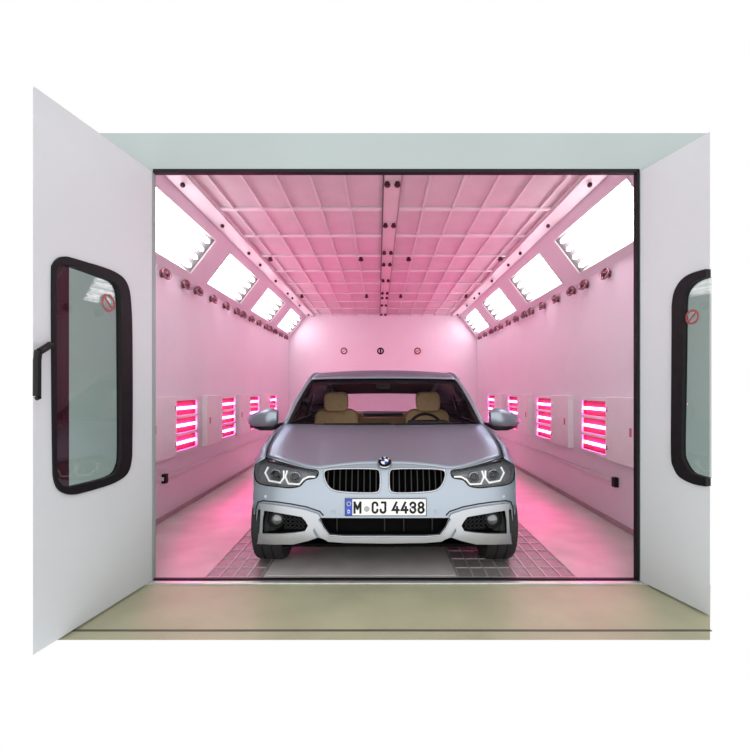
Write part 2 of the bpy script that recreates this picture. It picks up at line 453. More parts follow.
for side in (-1, 1):
    proto = None
    for i, y0 in enumerate(HYS[side]):
        where = 'on the wall behind the handled door' if side < 0 else 'on the wall behind the handleless door'
        lab = 'pink glowing infrared heater cabinet %s, %s' % (where, ['nearest the doorway', 'second from the doorway', 'third from the doorway', 'farthest from the doorway'][i])
        if proto is None: proto = make_heater(side, y0, lab); continue
        c = copy_tree(proto); c.location = (XL if side < 0 else XR, y0, .565); c['label'] = lab

# ---- small round nozzles under the slopes
NY = [4.10, 4.54, 4.84, 5.28, 5.73, 6.16, 6.43, 6.84, 7.27, 7.72, 8.0, 8.37, 8.87, 9.34]
NORD = ['first', 'second', 'third', 'fourth', 'fifth', 'sixth', 'seventh', 'eighth', 'ninth', 'tenth', 'eleventh', 'twelfth', 'thirteenth', 'fourteenth']
for side in (-1, 1):
    proto = None
    for i, yy in enumerate(NY):
        where = 'under the lamps behind the handled door' if side < 0 else 'under the lamps behind the handleless door'
        lab = 'small round metal air nozzle %s, %s from the doorway' % (where, NORD[i])
        base = Vector((XL if side < 0 else XR, yy, 2.205+.035*(yy-4.1)/5.24))
        if proto is None:
            nrm = Vector((-side, 0, 0))
            t = empty('air_nozzle', base, lab, 'nozzle', 'air nozzles under the slopes')
            MB().lathe(base, nrm, [(.030, 0), (.036, 0), (.034, .012), (.020, .018), (0, .018)], 20).build('stem', 'nozzle', t, smooth=True, auto=.6)
            ax = Vector((-side, -.25, .35)).normalized()
            MB().lathe(base+nrm*.045, ax, [(.040, -.006), (.052, -.010), (.057, .004), (.050, .016), (.042, .010)], 22, True).build('ring', 'nozzle', t, smooth=True)
            MB().sphere(base+nrm*.042+Vector((0, -.004, -.008)), .030, 14, 8).build('ball', 'knob', t, smooth=True)
            proto = t; continue
        c = copy_tree(proto); c.location = base; c['label'] = lab

# ---- cable ducts below the heaters
for side in (-1, 1):
    x = XL if side < 0 else XR; n = -side
    t = empty('cable_duct', (x, 3.9, .36), 'pale cable duct along the wall below the heaters behind the %s door' % ('handled' if side < 0 else 'handleless'), 'duct', 'cable ducts')
    MB().box((x+n*.012, 6.9, .375), (.024, 5.6, .035)).build('duct', 'duct', t, bevel=.003)
    MB().box((x+n*.02, 4.13 if side < 0 else 3.97, .375), (.04, .055, .085)).build('socket', 'black', t, bevel=.006)['label'] = 'dark socket'

# ---- three round dials on the back wall
for i, xp in enumerate((344, 380.5, 417.5)):
    c = at(xp, 351, Y1-.001)
    lab = ['round pale dial on the back wall, nearest the handled door side', 'round black and white dial in the middle of the back wall trio',
           'round red rimmed dial on the back wall, nearest the handleless door side'][i]
    t = empty('wall_dial', c, lab, 'dial', 'dials on the back wall')
    MB().lathe(c, (0, -1, 0), [(.045, .012), (.056, .018), (.072, .016), (.075, 0)], 24).build('bezel', ['nozzle', 'black', 'signred'][i], t, smooth=True)
    MB().lathe(c, (0, -1, 0), [(0, .013), (.05, .012)], 24).build('dial_face', 'gauge', t)
    if i == 1: MB().box(c+Vector((0, -.016, 0)), (.03, .006, .085)).build('pointer', 'black', t)
    else: MB().obox(c+Vector((0, -.016, 0)), (.045, 0, .03), (0, .003, 0), (-.004, 0, .006)).build('pointer', ['nozzle', 'black', 'signred'][i], t)

# ---- floor: centre plate and gratings
struct(MB().box((-.13, 6.35, .002), (1.20, 6.9, .004)).build('floor_plate', 'slab'))
def grating(x0, x1, nx, y0, y1, lab):
    t = empty('floor_grating', ((x0+x1)/2, y0, 0), lab, 'grating', 'floor gratings beside the car')
    MB().box(((x0+x1)/2, (y0+y1)/2, .002), (x1-x0, y1-y0-.01, .004)).build('mesh_plate', 'grate', t)
    b = MB()
    for i in range(nx+1): b.box((x0+.006+(x1-x0-.012)*i/nx, (y0+y1)/2, .006), (.010, y1-y0-.01, .006))
    ny = 6
    for j in range(ny+1): b.box(((x0+x1)/2, y0+.008+(y1-y0-.016)*j/ny, .0062), (x1-x0, .010, .006))
    b.build('bars', 'grate_bar', t)
    return t
for x0, x1, nx, where in ((-1.10, -.74, 4, 'on the handled-door side of the car'), (.48, 1.22, 8, 'on the handleless-door side of the car')):
    for k in range(7):
        y0 = 2.85+.98*k
        nth = ['at the doorway', 'second from the doorway', 'third from the doorway', 'fourth from the doorway', 'fifth from the doorway', 'sixth from the doorway', 'at the back wall'][k]
        grating(x0, x1, nx, y0, y0+.97, 'grey steel floor grating %s, %s' % (where, nth))

# ================================================================== DOORS
class Plane:
    def __init__(s, hinge, ang, sgn):
        """sgn -1: left leaf.  t runs from the hinge to the free edge, n is the face the camera sees"""
        s.h = Vector((hinge[0], hinge[1], 0)); s.t = Vector((sgn*math.sin(ang), -math.cos(ang), 0))
        s.n = Vector((-sgn*math.cos(ang), -math.sin(ang), 0))
    def hit(s, px, py, off=0):
        d = Vector(((px-CX)/F, 1, -(py-CY)/F)); o = Vector((0, 0, H)); p0 = s.h+s.n*off
        k = (p0-o).dot(s.n)/d.dot(s.n); p = o+d*k
        return ((p-p0).dot(s.t), p.z)
    def P(s, sz, off=0):
        return s.h+s.t*sz[0]+Vector((0, 0, sz[1]))+s.n*off

def door(pl, name, x_end, ztop, outer_px, inner_px, open_end, label):
    send = pl.hit(x_end, 390)[0]
    th = .04
    root = None
    L = [pl.hit(*p) for p in outer_px]
    edge = [(0, .012), (send, .012), (send, ztop), (0, ztop)]
    if open_end:
        L[0] = (send, L[0][1]); L[-1] = (send, L[-1][1])
        # window runs out through the free edge: polygon with a bay
        outer = [(0, .012), (send, .012)]+L[::-1]+[(send, ztop), (0, ztop)]
        V, Tn = cdt(outer, (), .12)
    else:
        V, Tn = cdt(edge, [L], .12)
    mb = MB(); nv = len(V)
    mit = lambda s: s-.055*max(0, (s-send*.9)/(send*.1)) if s > send*.9 else s
    vs = [pl.P(v) for v in V]+[pl.P((mit(v[0]), v[1]), -th) for v in V]
    fs = list(Tn)+[tuple(i+nv for i in f[::-1]) for f in Tn]
    cnt = {}
    for f in Tn:
        for i in range(len(f)):
            e = (f[i], f[(i+1) % len(f)]); cnt[tuple(sorted(e))] = cnt.get(tuple(sorted(e)), 0)+1
    for (a, b), k in cnt.items():
        if k == 1: fs.append((a, b, b+nv, a+nv))
    mb.add(vs, fs)
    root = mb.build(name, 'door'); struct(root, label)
    I = [pl.hit(*p) for p in inner_px]
    if open_end: I[0] = (send, I[0][1]); I[-1] = (send, I[-1][1])
    # gasket: ring between the two loops, standing proud of the leaf
    g = MB()
    Ls = L if open_end else spline(L, 3)
    Is = I if open_end else spline(I, 3)
    if open_end: V, Tn = cdt([(min(a, send-.012), b) for a, b in Ls+Is[::-1]], (), .05)
    else: V, Tn = cdt(Ls, [Is], .05)
    nv = len(V)
    ca = {}
    for f in Tn:
        for i in range(len(f)):
            e = tuple(sorted((f[i], f[(i+1) % len(f)]))); ca[e] = ca.get(e, 0)+1
    fs = list(Tn)+[tuple(i+nv for i in f[::-1]) for f in Tn]+[(a, b, b+nv, a+nv) for (a, b), k in ca.items() if k == 1]
    g.add([pl.P(v, .012) for v in V]+[pl.P(v, -.02) for v in V], fs)
    g.build('window_gasket', 'rubber', root, smooth=True, auto=.7)
    return root, send, I, Is

LP = Plane((JL-.004, 2.795), math.radians(9.3), -1)
l_out = [(50.7, 273), (52, 264), (57, 258.2), (64, 256.5), (73, 258.7), (86, 262.5), (100, 266.7), (113, 271.8), (122.7, 279), (128, 291), (130, 312), (130.7, 340), (131, 400), (130.7, 440), (130, 460), (125.5, 474), (113, 482.7), (94.7, 489), (80, 493), (73, 494.5), (65, 494), (57, 489), (53, 479), (52, 462), (51.2, 400), (50.7, 330)]
l_in = [(54.5, 275), (57, 268), (62, 265), (70, 266.5), (85, 271.5), (100, 277), (112, 281.8), (117.3, 290), (119, 306), (119.4, 340), (119.8, 400), (119.8, 452), (118, 466), (112.5, 474.5), (100, 479.3), (85, 483), (72, 486), (63, 486.5), (57.5, 482), (55.3, 470), (54.9, 400), (54.6, 330)]
d1, send, I, Is = door(LP, 'door_1', 33, 2.50, l_out, l_in, False, 'open white door leaf with black lever handle and tall framed window')
# the pane's dark reflection painted as an opaque strip, and the pane itself
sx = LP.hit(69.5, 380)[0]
def clip(loop, x, keep):
    out = []
    for i in range(len(loop)):
        a, b = loop[i-1], loop[i]
        if (a[0]-x)*(b[0]-x) < 0:
            k = (x-a[0])/(b[0]-a[0]); out.append((x, a[1]+(b[1]-a[1])*k))
        if (b[0]-x)*keep > 0: out.append(b)
    return out
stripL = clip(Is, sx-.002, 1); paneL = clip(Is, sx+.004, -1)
def slab2(pl, loop, o1, o2):
    V, Tn = cdt(loop, (), .2); nv = len(V)
    m = MB(); c = {}
    for f in Tn:
        for i in range(len(f)):
            e = tuple(sorted((f[i], f[(i+1) % len(f)]))); c[e] = c.get(e, 0)+1
    return m.add([pl.P(v, o1) for v in V]+[pl.P(v, o2) for v in V], list(Tn)+[tuple(i+nv for i in f[::-1]) for f in Tn]+[(a, b, b+nv, a+nv) for (a, b), k in c.items() if k == 1])
def sort_loop(l):
    cx = sum(p[0] for p in l)/len(l); cz = sum(p[1] for p in l)/len(l)
    return sorted(l, key=lambda p: math.atan2((p[1]-cz)*.35, p[0]-cx))
slab2(LP, stripL, -.004, -.012).build('reflection_strip', 'maroon', d1)['label'] = 'dark reflection painted as a maroon strip beside the pane'
slab2(LP, paneL, -.006, -.010).build('window_pane', 'pane', d1)
# lever handle
h = MB(); off = .045
hp = lambda x, y, o=off: LP.P(LP.hit(x, y, o), o)
h.tube([hp(49.5, 344.5, .0), hp(50.5, 344.5, off)], .011)
h.tube([hp(50.5, 344.5), hp(44.5, 348.5), hp(39.5, 351.5)], .015)
h.tube([hp(38.5, 350.5), hp(37.2, 360), hp(37.0, 396)], .0155)
h.tube([hp(36.4, 398.5), hp(39.6, 397)], .010)
h.build('lever_handle', 'black', d1, smooth=True, auto=.7)
# round prohibition sticker on the pane
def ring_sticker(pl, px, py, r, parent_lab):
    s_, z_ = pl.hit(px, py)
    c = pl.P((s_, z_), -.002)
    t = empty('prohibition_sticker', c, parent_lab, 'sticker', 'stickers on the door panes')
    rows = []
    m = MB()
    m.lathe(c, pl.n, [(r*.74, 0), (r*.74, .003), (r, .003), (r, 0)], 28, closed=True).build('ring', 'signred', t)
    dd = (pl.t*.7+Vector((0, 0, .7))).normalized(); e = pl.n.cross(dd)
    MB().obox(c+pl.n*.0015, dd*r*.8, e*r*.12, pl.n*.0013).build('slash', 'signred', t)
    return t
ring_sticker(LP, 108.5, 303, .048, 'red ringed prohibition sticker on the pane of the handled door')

RP = Plane((JR+.002, 2.795), math.radians(14.8), 1)
r_out = [(710, 268.5), (693, 273.3), (682.7, 280), (676, 290.7), (673.4, 304), (673.2, 320), (672.8, 390), (672.5, 453), (674.7, 466.7), (681, 477), (694.7, 484), (710, 486.7)]
r_in = [(710, 277), (700, 280), (692, 285), (686.7, 293), (685.3, 304), (685, 320), (684, 390), (683, 448), (685, 461), (692, 472), (700, 475.5), (710, 478)]
r_out = spline(r_out, 3, False); r_in = spline(r_in, 3, False)
d2, send2, I2, Is2 = door(RP, 'door_2', 710, 2.497, r_out, r_in, True, 'open white door leaf without a handle, framed window at its free edge')
slab2(RP, I2, -.006, -.010).build('window_pane', 'pane', d2)
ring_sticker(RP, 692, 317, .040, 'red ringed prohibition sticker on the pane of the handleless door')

# ================================================================== THE CAR
CXC = .023                              # centre line of the car
car = empty('car', (CXC, 4.8, 0), 'silver blue car parked nose towards the open booth doorway', 'car')
YN = 2.84
def lean(z): return 1.05*max(0, z-.45)**2+.8*max(0, .30-z)**2+5*max(0, z-.65)**2
def S(x, z):                            # front surface
    t = abs(x)/.83
    return YN+.05*t*t+.07*t**6+lean(z)*(1+.3*t*t)
def fx(px, py, off=0):                  # photo point -> (x, z) on the front surface, car coordinates
    d = 2.9
    for _ in range(12):
        p = at(px, py, d); d = S(p.x-CXC, p.z)+off
    return (p.x-CXC, p.z)
def FW(p, off=0): return Vector((CXC+p[0], S(p[0], p[1])+off, p[1]))
def R(pts): return [fx(*p) for p in pts]                 # loop traced on the car's left (photo right)
def mir(lp): return [(-x, z) for x, z in lp][::-1]
SIDES = (1, -1)
def side_loop(lp, s): return lp if s > 0 else mir(lp)

def patch(loop, holes=(), off=0, thick=.004, step=.03):
    """raised panel on the front surface: face at off, skirt back to off+thick"""
    V, Tn = cdt(loop, holes, step); nv = len(V); c = {}
    for f in Tn:
        for i in range(len(f)):
            e = tuple(sorted((f[i], f[(i+1) % len(f)]))); c[e] = c.get(e, 0)+1
    m = MB()
    return m.add([FW(v, off) for v in V]+[FW(v, off+thick) for v in V],
                 list(Tn)+[tuple(i+nv for i in f[::-1]) for f in Tn]+[(a, b, b+nv, a+nv) for (a, b), k in c.items() if k == 1])
def recess(loop, depth, shrink=.94, step=.05):
    m = MB(); n = len(loop)
    cx = sum(p[0] for p in loop)/n; cz = sum(p[1] for p in loop)/n
    inner = [(cx+(p[0]-cx)*shrink, cz+(p[1]-cz)*shrink) for p in loop]
    m.add([FW(p) for p in loop]+[FW(p, depth) for p in inner], [(i, (i+1) % n, (i+1) % n+n, i+n) for i in range(n)])
    V, Tn = cdt(inner, (), step)
    return m.add([FW(v, depth) for v in V], Tn)

# ---- outlines traced on one side and mirrored
kid = spline(R([(390, 470.5), (396, 468.8), (410, 468.4), (428, 468.6), (440.5, 469.4), (445.2, 472), (444.6, 479), (441.3, 486), (435, 490.5), (422, 492.3), (405, 493), (394, 492.6), (390, 490), (389, 481)]), 3)
head = spline(R([(451.5, 471), (462, 469.2), (476, 466), (490, 461.6), (501, 458.2), (509.4, 458), (513.8, 465), (514.6, 474), (512.4, 481.5), (505, 485), (492, 486.6), (480, 487.8), (470, 486.3), (465.5, 482), (462, 479.5), (453, 477.6)]), 3)
fog = R([(461, 525), (463.5, 520.5), (467, 516.3), (475, 514.8), (486, 513), (496, 511.2), (504.5, 510), (506, 520), (506.3, 533), (497, 533.2), (486, 533), (474, 532), (464, 530.5)])
slit = R([(508.3, 509.5), (511, 509.5), (512.2, 520), (512.5, 533), (510.2, 534), (509, 522)])
mid_r = R([(386, 518), (420, 518), (449, 517.8), (445.5, 526), (439.5, 534), (425, 535), (386, 535)])
mid = mid_r+[(-x, z) for x, z in mid_r[::-1]][1:-1]
top_r = R([(386, 463.6), (405, 464), (425, 465.5), (440, 467.5), (451, 469), (463, 466.8), (476, 463.4), (490, 459.6), (501, 455.6), (509, 455), (514, 459)])
side_r = [(.846, z) for z in (.68, .60, .52, .44, .36, .28, .21)]
bot_r = R([(512, 544), (494, 544.6), (476, 544.5), (461, 541), (451, 537.5), (441, 541), (425, 542), (386, 542.5)])
half = top_r+side_r+bot_r
half[0] = (0, half[0][1]); half[-1] = (0, half[-1][1])
outline = half+[(-x, z) for x, z in half[::-1]][1:-1]
mid = [(x, z) for x, z in mid]; mid[0] = (0, mid[0][1])
holes = [mid]
for s in SIDES: holes += [side_loop(kid, s), side_loop(head, s), side_loop(fog, s), side_loop(slit, s)]
patch(outline, holes, 0, .004, .025).build('front_bumper', 'paint', car, smooth=True, auto=.6)

# ---- kidney grilles
for s in SIDES:
    lp = side_loop(kid, s)
    g = recess(lp, .09).build('grille', 'dark', car)
    MB().tube([FW(p, -.001) for p in lp], .0058, True).build('grille_surround', 'chrome', g, smooth=True)
    xs = [p[0] for p in lp]; x0, x1 = min(xs), max(xs)
    for k in range(9):
        x = x0+(x1-x0)*(k+.7)/9.4
        zs = []
        for i in range(len(lp)):
            (xa, za), (xb, zb) = lp[i-1], lp[i]
            if (xa-x)*(xb-x) < 0: zs.append(za+(zb-za)*(x-xa)/(xb-xa))
        if len(zs) < 2: continue
        z0, z1 = min(zs), max(zs)
        sl = MB()
        rows = []
        for j in range(6):
            z = z0+(z1-z0)*j/5
            y = S(x, z)
            rows.append([Vector((CXC+x+dx, y+dy, z)) for dx, dy in ((-.004, .045), (-.0055, .012), (0, .004), (.0055, .012), (.004, .045))])
        sl.grid(rows).build('grille_slat', 'gloss', g, smooth=True)
# ---- headlamps
inA = [(466, 472.3), (482, 471), (484, 477), (481, 484), (470, 484.5), (466.5, 480)]
inB = [(485.5, 471), (501, 467.3), (504, 473), (500, 481), (489, 483), (485.5, 478)]
for s in SIDES:
    lp = side_loop(head, s)
    hd = recess(lp, .055, .93).build('headlamp', 'lampbowl', car, smooth=True, auto=.6)
    MB().tube([FW(p, .001) for p in lp], .0045, True).build('lamp_seal', 'black', hd, smooth=True)
    for pts, tailp in ((inA, [(454, 477.2), (461, 477)]), (inB, [])):
        q = [fx(a, b) for a, b in pts]
        c = (sum(p[0] for p in q)/6, sum(p[1] for p in q)/6)
        ring = q[1:]+[q[0]]
        # the ring is open along its top, like the photo's
        path = [q[0], q[5], q[4], q[3], q[2], q[1]]
        if tailp: path = [fx(*tailp[0]), fx(*tailp[1])]+path[1:]
        path = [(s*x, z) for x, z in path]
        MB().tube([FW(p, .006) for p in path], .0072, seg=8).build('daylight_ring', 'drl', hd, smooth=True, auto=.9)
        c = (s*c[0], c[1])
        pr = MB(); cw = FW(c, .030)
        pr.lathe(cw, (0, -1, 0), [(.036, -.02), (.036, .004), (.030, .008), (.028, 0)], 24)
        pr.build('projector_bezel', 'chrome', hd, smooth=True, auto=.6)
        MB().sphere(cw+Vector((0, .008, 0)), .027, 18, 10, (1, .6, 1)).build('projector', 'gloss', hd, smooth=True)
    nar = MB()
    q = [fx(*p) for p in ((452, 472.3), (463, 470.8), (476, 467.8), (490, 464), (501, 461.7))]
    nar.tube([FW((s*x, z), .008) for x, z in q], .006)
    nar.build('brow', 'gloss', hd, smooth=True)
    patch(lp, (), -.001, .003, .03).build('headlamp_lens', 'lens', hd, smooth=True, auto=.6)
M['foglens'] = mat('fog_lamp_lens', (.17, .175, .18), .2, .8, noise=.2, nscale=120)
# ---- side air intakes with fog lamps
frame_r = R([(449, 517), (451, 513.6), (464, 509.3), (478, 506.6), (492, 504.6), (505, 503), (509.3, 504.2), (511.8, 510)])
frame_o = frame_r[:-1]+R([(508, 509), (508.5, 522), (509.3, 534), (511.5, 543.2), (494, 543.8), (476, 543.6), (462, 540), (452.5, 536.6), (456, 530), (453, 523)])
fogo = [p for p in fog]
for s in SIDES:
    patch(side_loop(frame_o, s), [side_loop(fogo, s)], -.016, .018, .025).build('intake_frame', 'trim_s', car, smooth=True, auto=.5)
    it = recess(side_loop(fog, s), .05, .96).build('side_intake', 'dark', car)
    ms = MB()
    for k in range(5):
        for j in range(4):
            q = fx(466.5+k*4.3, 517+j*4.0-k*.35)
            if not inside(q, fog): continue
            p = FW((s*q[0], q[1]), .016)
            ms.tube([p+Vector((-.012, 0, 0)), p+Vector((0, 0, .010)), p+Vector((.012, 0, 0)), p+Vector((0, 0, -.010))], .0024, True, 6)
    ms.build('intake_mesh', 'gloss', it)
    q = fx(493.3, 520.3); p = FW((s*q[0], q[1]), .012)
    fl = MB().lathe(p, (0, -1, 0), [(.058, -.03), (.058, .002), (.052, .010), (.046, .004), (.043, -.012)], 28).build('fog_lamp', 'gloss', it, smooth=True, auto=.7)
    MB().lathe(p, (0, -1, 0), [(0, .004), (.022, .002), (.040, -.008), (.043, -.014)], 24).build('fog_lens', 'foglens', it, smooth=True)['label'] = 'clear silvery fog lamp lens'
    recess(side_loop(slit, s), .03).build('air_slit', 'dark', car)
    gr = R([(446, 515.5), (449.5, 511.5), (463, 506.9), (478, 504), (492, 502), (506, 500.6), (511, 502), (513, 508), (513.8, 520), (514, 534)])
    MB().tube([FW((s*x, z), -.001) for x, z in gr], .0042).build('panel_gap', 'black', car, smooth=True)
# ---- centre intake with its silver lip
mi = recess(mid, .07, .97).build('centre_intake', 'dark', car)
for x in (-.30, .0, .12, .30):
    z = mid[0][1]-.053
    MB().box((CXC+x, S(x, z)+.055, z), (.008, .012, .094)).build('intake_bar', 'black', mi)
lip_r = R([(386, 536), (425, 536), (440.5, 535), (446.5, 527), (450.5, 518.3), (455.5, 519.5), (455, 527), (449, 536.5), (441, 541), (425, 542.2), (386, 542.8)])
lip = lip_r+[(-x, z) for x, z in lip_r[::-1]]
lip[0] = (0, lip[0][1])
lip = [p for i, p in enumerate(lip) if i == 0 or (abs(p[0]-lip[i-1][0])+abs(p[1]-lip[i-1][1])) > 1e-4]
if abs(lip[-1][0]-lip[0][0])+abs(lip[-1][1]-lip[0][1]) < 3e-3: lip.pop()
patch(lip, (), -.014, .016, .03).build('bumper_lip', 'trim_s', car, smooth=True, auto=.5)
ch = MB()
path = R([(450.3, 518.5), (446, 527), (440, 534.8), (425, 535.8), (386, 536)])
path = path+[(-x, z) for x, z in path[::-1]][1:]
ch.tube([FW(p, -.014) for p in path], .0045).build('lip_edge', 'chrome', car, smooth=True)
# ---- parking sensors
for px, py in ((436, 511.6), (503.5, 496.5)):
    q = fx(px, py)
    for s in SIDES:
        p = FW((s*q[0], q[1]))
        MB().lathe(p, (0, -1, 0), [(0, .003), (.010, .003), (.012, 0)], 16).build('parking_sensor', 'paint', car)
# ---- number plate
pz0, pz1 = fx(386, 515.6)[1], fx(386, 498)[1]
px0, px1 = fx(345, 507)[0], fx(426.3, 507)[0]
yp = S(.25, .5)-.012
pc = Vector((CXC+(px0+px1)/2, yp, (pz0+pz1)/2)); pw, ph = px1-px0, pz1-pz0
np_ = MB().box(pc, (pw, .008, ph)).build('number_plate', 'plate', car, bevel=.003)
np_['label'] = 'white number plate with a blue band, black letters and figures'
bd = MB()
for a, b, c_, d_ in ((-pw/2, pw/2, ph/2-.0035, ph/2), (-pw/2, pw/2, -ph/2, -ph/2+.0035), (-pw/2, -pw/2+.0035, -ph/2, ph/2), (pw/2-.0035, pw/2, -ph/2, ph/2)):
    bd.box(pc+Vector(((a+b)/2, -.005, (c_+d_)/2)), (b-a, .003, d_-c_))
bd.build('plate_border', 'black', np_)
bw = pw*.086
MB().box(pc+Vector((-pw/2+bw/2+.003, -.005, 0)), (bw, .0028, ph-.008)).build('plate_band', 'blue', np_)
def text(s, name, m, parent, c, height, width, y):
    cu = bpy.data.curves.new('t', 'FONT'); cu.body = s; cu.size = 1; cu.extrude = .001; cu.offset = .012
    o = bpy.data.objects.new('t', cu); COL.objects.link(o)
    me = bpy.data.meshes.new_from_object(o.evaluated_get(bpy.context.evaluated_depsgraph_get()))
    bpy.data.objects.remove(o)
    xs = [v.co.x for v in me.vertices]; ys = [v.co.y for v in me.vertices]
    sx, sz = width/(max(xs)-min(xs)), height/(max(ys)-min(ys))
    mb = MB().add([Vector((c.x+(v.co.x-(max(xs)+min(xs))/2)*sx, y-.0012*(1 if v.co.z > 0 else 0), c.z+(v.co.y-(max(ys)+min(ys))/2)*sz)) for v in me.vertices], [tuple(p.vertices) for p in me.polygons])
    return mb.build(name, m, parent)
yt = yp-.0042
def tx(px): return CXC+px0+(px-345)/(426.3-345)*pw
ht = ph*.70
def arcp(cx, cz, rx, rz, a0, a1, n=8):
    return [(cx+rx*math.cos(math.radians(a0+(a1-a0)*i/n)), cz+rz*math.sin(math.radians(a0+(a1-a0)*i/n))) for i in range(n+1)]
GLYPH = {                               # strokes on a unit cell
    'M': [[(0, 0), (0, 1)], [(0, 1), (.5, .38)], [(.5, .38), (1, 1)], [(1, 1), (1, 0)]],
    'C': [[(1, .72)]+arcp(.5, .78, .5, .22, 0, 180)+arcp(.5, .22, .5, .22, 180, 360)+[(1, .28)]],
    'J': [[(.25, 1), (1, 1), (1, .35)]+arcp(.5, .22, .5, .22, 0, -180)+[(0, .3)]],
    '4': [[(.62, 1), (0, .26), (1, .26)], [(.72, .56), (.72, 0)]],
    '3': [[(0, .78)]+arcp(.5, .76, .5, .24, 180, -70)+[(.4, .53)], [(.4, .53)]+arcp(.5, .27, .5, .27, 70, -180)+[(0, .25)]],
    '8': [arcp(.5, .765, .44, .235, 0, 360, 16), arcp(.5, .265, .5, .265, 0, 360, 16)]}
def glyph(ch, x0, x1, z0, z1, w, y):
    m = MB(); k = 0
    for st in GLYPH[ch]:
        pts = [Vector((x0+w/2+(x1-x0-w)*a, y-.0004*(k % 3), z0+w/2+(z1-z0-w)*b)) for a, b in st]; k += 1
        n = len(pts); L = []; Rr = []
        for i, p in enumerate(pts):
            a = (p-pts[i-1]).normalized() if i > 0 else None
            b = (pts[i+1]-p).normalized() if i < n-1 else None
            if a is None: a = b
            if b is None: b = a
            t = (a+b).normalized(); nn = Vector((-t.z, 0, t.x)); sc = min(2.2, 1/max(.3, t.dot(b)))
            e = Vector((0, 0, 0))
            if i == 0: e = -t*w*.45
            if i == n-1: e = t*w*.45
            L.append(p+nn*w/2*sc+e); Rr.append(p-nn*w/2*sc+e)
        for i in range(n-1):
            m.prism([L[i], L[i+1], Rr[i+1], Rr[i]], (0, -.0015, 0))
    return m.build('plate_character', 'black', np_)
for ch_, a, b in (('M', 353.6, 361.6), ('C', 371.6, 378.4), ('J', 379.6, 386.4), ('4', 391.6, 399.6), ('4', 400.4, 408.4), ('3', 409.2, 416.2), ('8', 417.2, 424.4)):
    glyph(ch_, tx(a), tx(b), pc.z-ht/2-.002, pc.z+ht/2-.002, .0132, yt)
MB().lathe(Vector((tx(366.8), yt, pc.z-ph*.10)), (0, -1, 0), [(0, .001), (.017, .001), (.018, 0)], 20).build('plate_seal', 'seal_grey', np_)
text('D', 'country_letter', 'plate', np_, Vector((tx(349), 0, pc.z-ph*.24)), ph*.2, .014, yp-.0064)
st = MB()
for k in range(12):
    a = 2*PI*k/12
    st.lathe(Vector((tx(349)+.012*math.cos(a), yp-.0062, pc.z+ph*.2+.012*math.sin(a))), (0, -1, 0), [(0, .001), (.0024, .001), (.0024, 0)], 6)
st.build('plate_stars', 'yellow', np_)

# ---- bonnet, sides, roof
XE0, XE1 = .765, .825
def gv(v): return 1-(1-v)**1.55
YF, YB, ZF, ZB = 2.985, 3.80, .728, .888
def w_(y): return interp(y, (2.90, 3.0, 3.2, 3.8, 5.4, 6.2, 6.7), (.846, .862, .890, .898, .897, .865, .80))
def ztop(y):
    if y <= YB: return ZF+(ZB-ZF)*gv(max(0, (y-YF)/(YB-YF)))
    return interp(y, (YB, 5.6, 6.2, 6.75), (ZB, .895, .875, .855))
def roll(t): return .072*(1-math.sqrt(max(0, 1-t*t)))
def W(y, z):
    t = max(0, min(1, (z-(ztop(y)-.10))/.10))
    low = max(0, (.32-z)/.15)
    crease = .006*math.exp(-((z-.62)/.05)**2)
    return w_(y)-roll(t)-.03*low*low+crease-.01
def xedge(y): return W(y, ztop(y))
ftx = [p[0] for p in top_r]; ftz = [p[1] for p in top_r]
def bonnet(u, v):
    s = abs(u)
    xe0 = .775
    zf = interp(s*xe0, ftx, ftz)+.002
    yf = S(s*xe0, zf)-.004; yb = 3.66+.13*s**2
    y = yf+(yb-yf)*v
    x = s*(xedge(max(y, YF))-.005)
    zc = zf+(ZB-zf)*gv(v)
    k = math.sin(PI*min(1, v*1.15)) if v < .87 else math.sin(PI*1)
    env = math.sin(PI*v)**.8 if 0 < v < 1 else 0
    dome = .016*env*(1/(1+math.exp((s-.52)/.035)))*(.6+.4*s)      # raised centre with a soft crease
    dome += .014*env*math.exp(-((s-.88)/.10)**2)
    return Vector((CXC+(x if u >= 0 else -x), y, zc+dome))
rows = [[bonnet(-1+2*i/56, j/22) for i in range(57)] for j in range(23)]
MB().grid(rows).build('bonnet', 'paint', car, smooth=True, solid=.006)
# dark cowl with the wipers
rows = [[bonnet(-1+2*i/30, 1)+Vector((0, .004+.075*j, -.012-.006*j)) for i in range(31)] for j in range(2)]
MB().grid(rows).build('cowl', 'black', car, solid=.006)

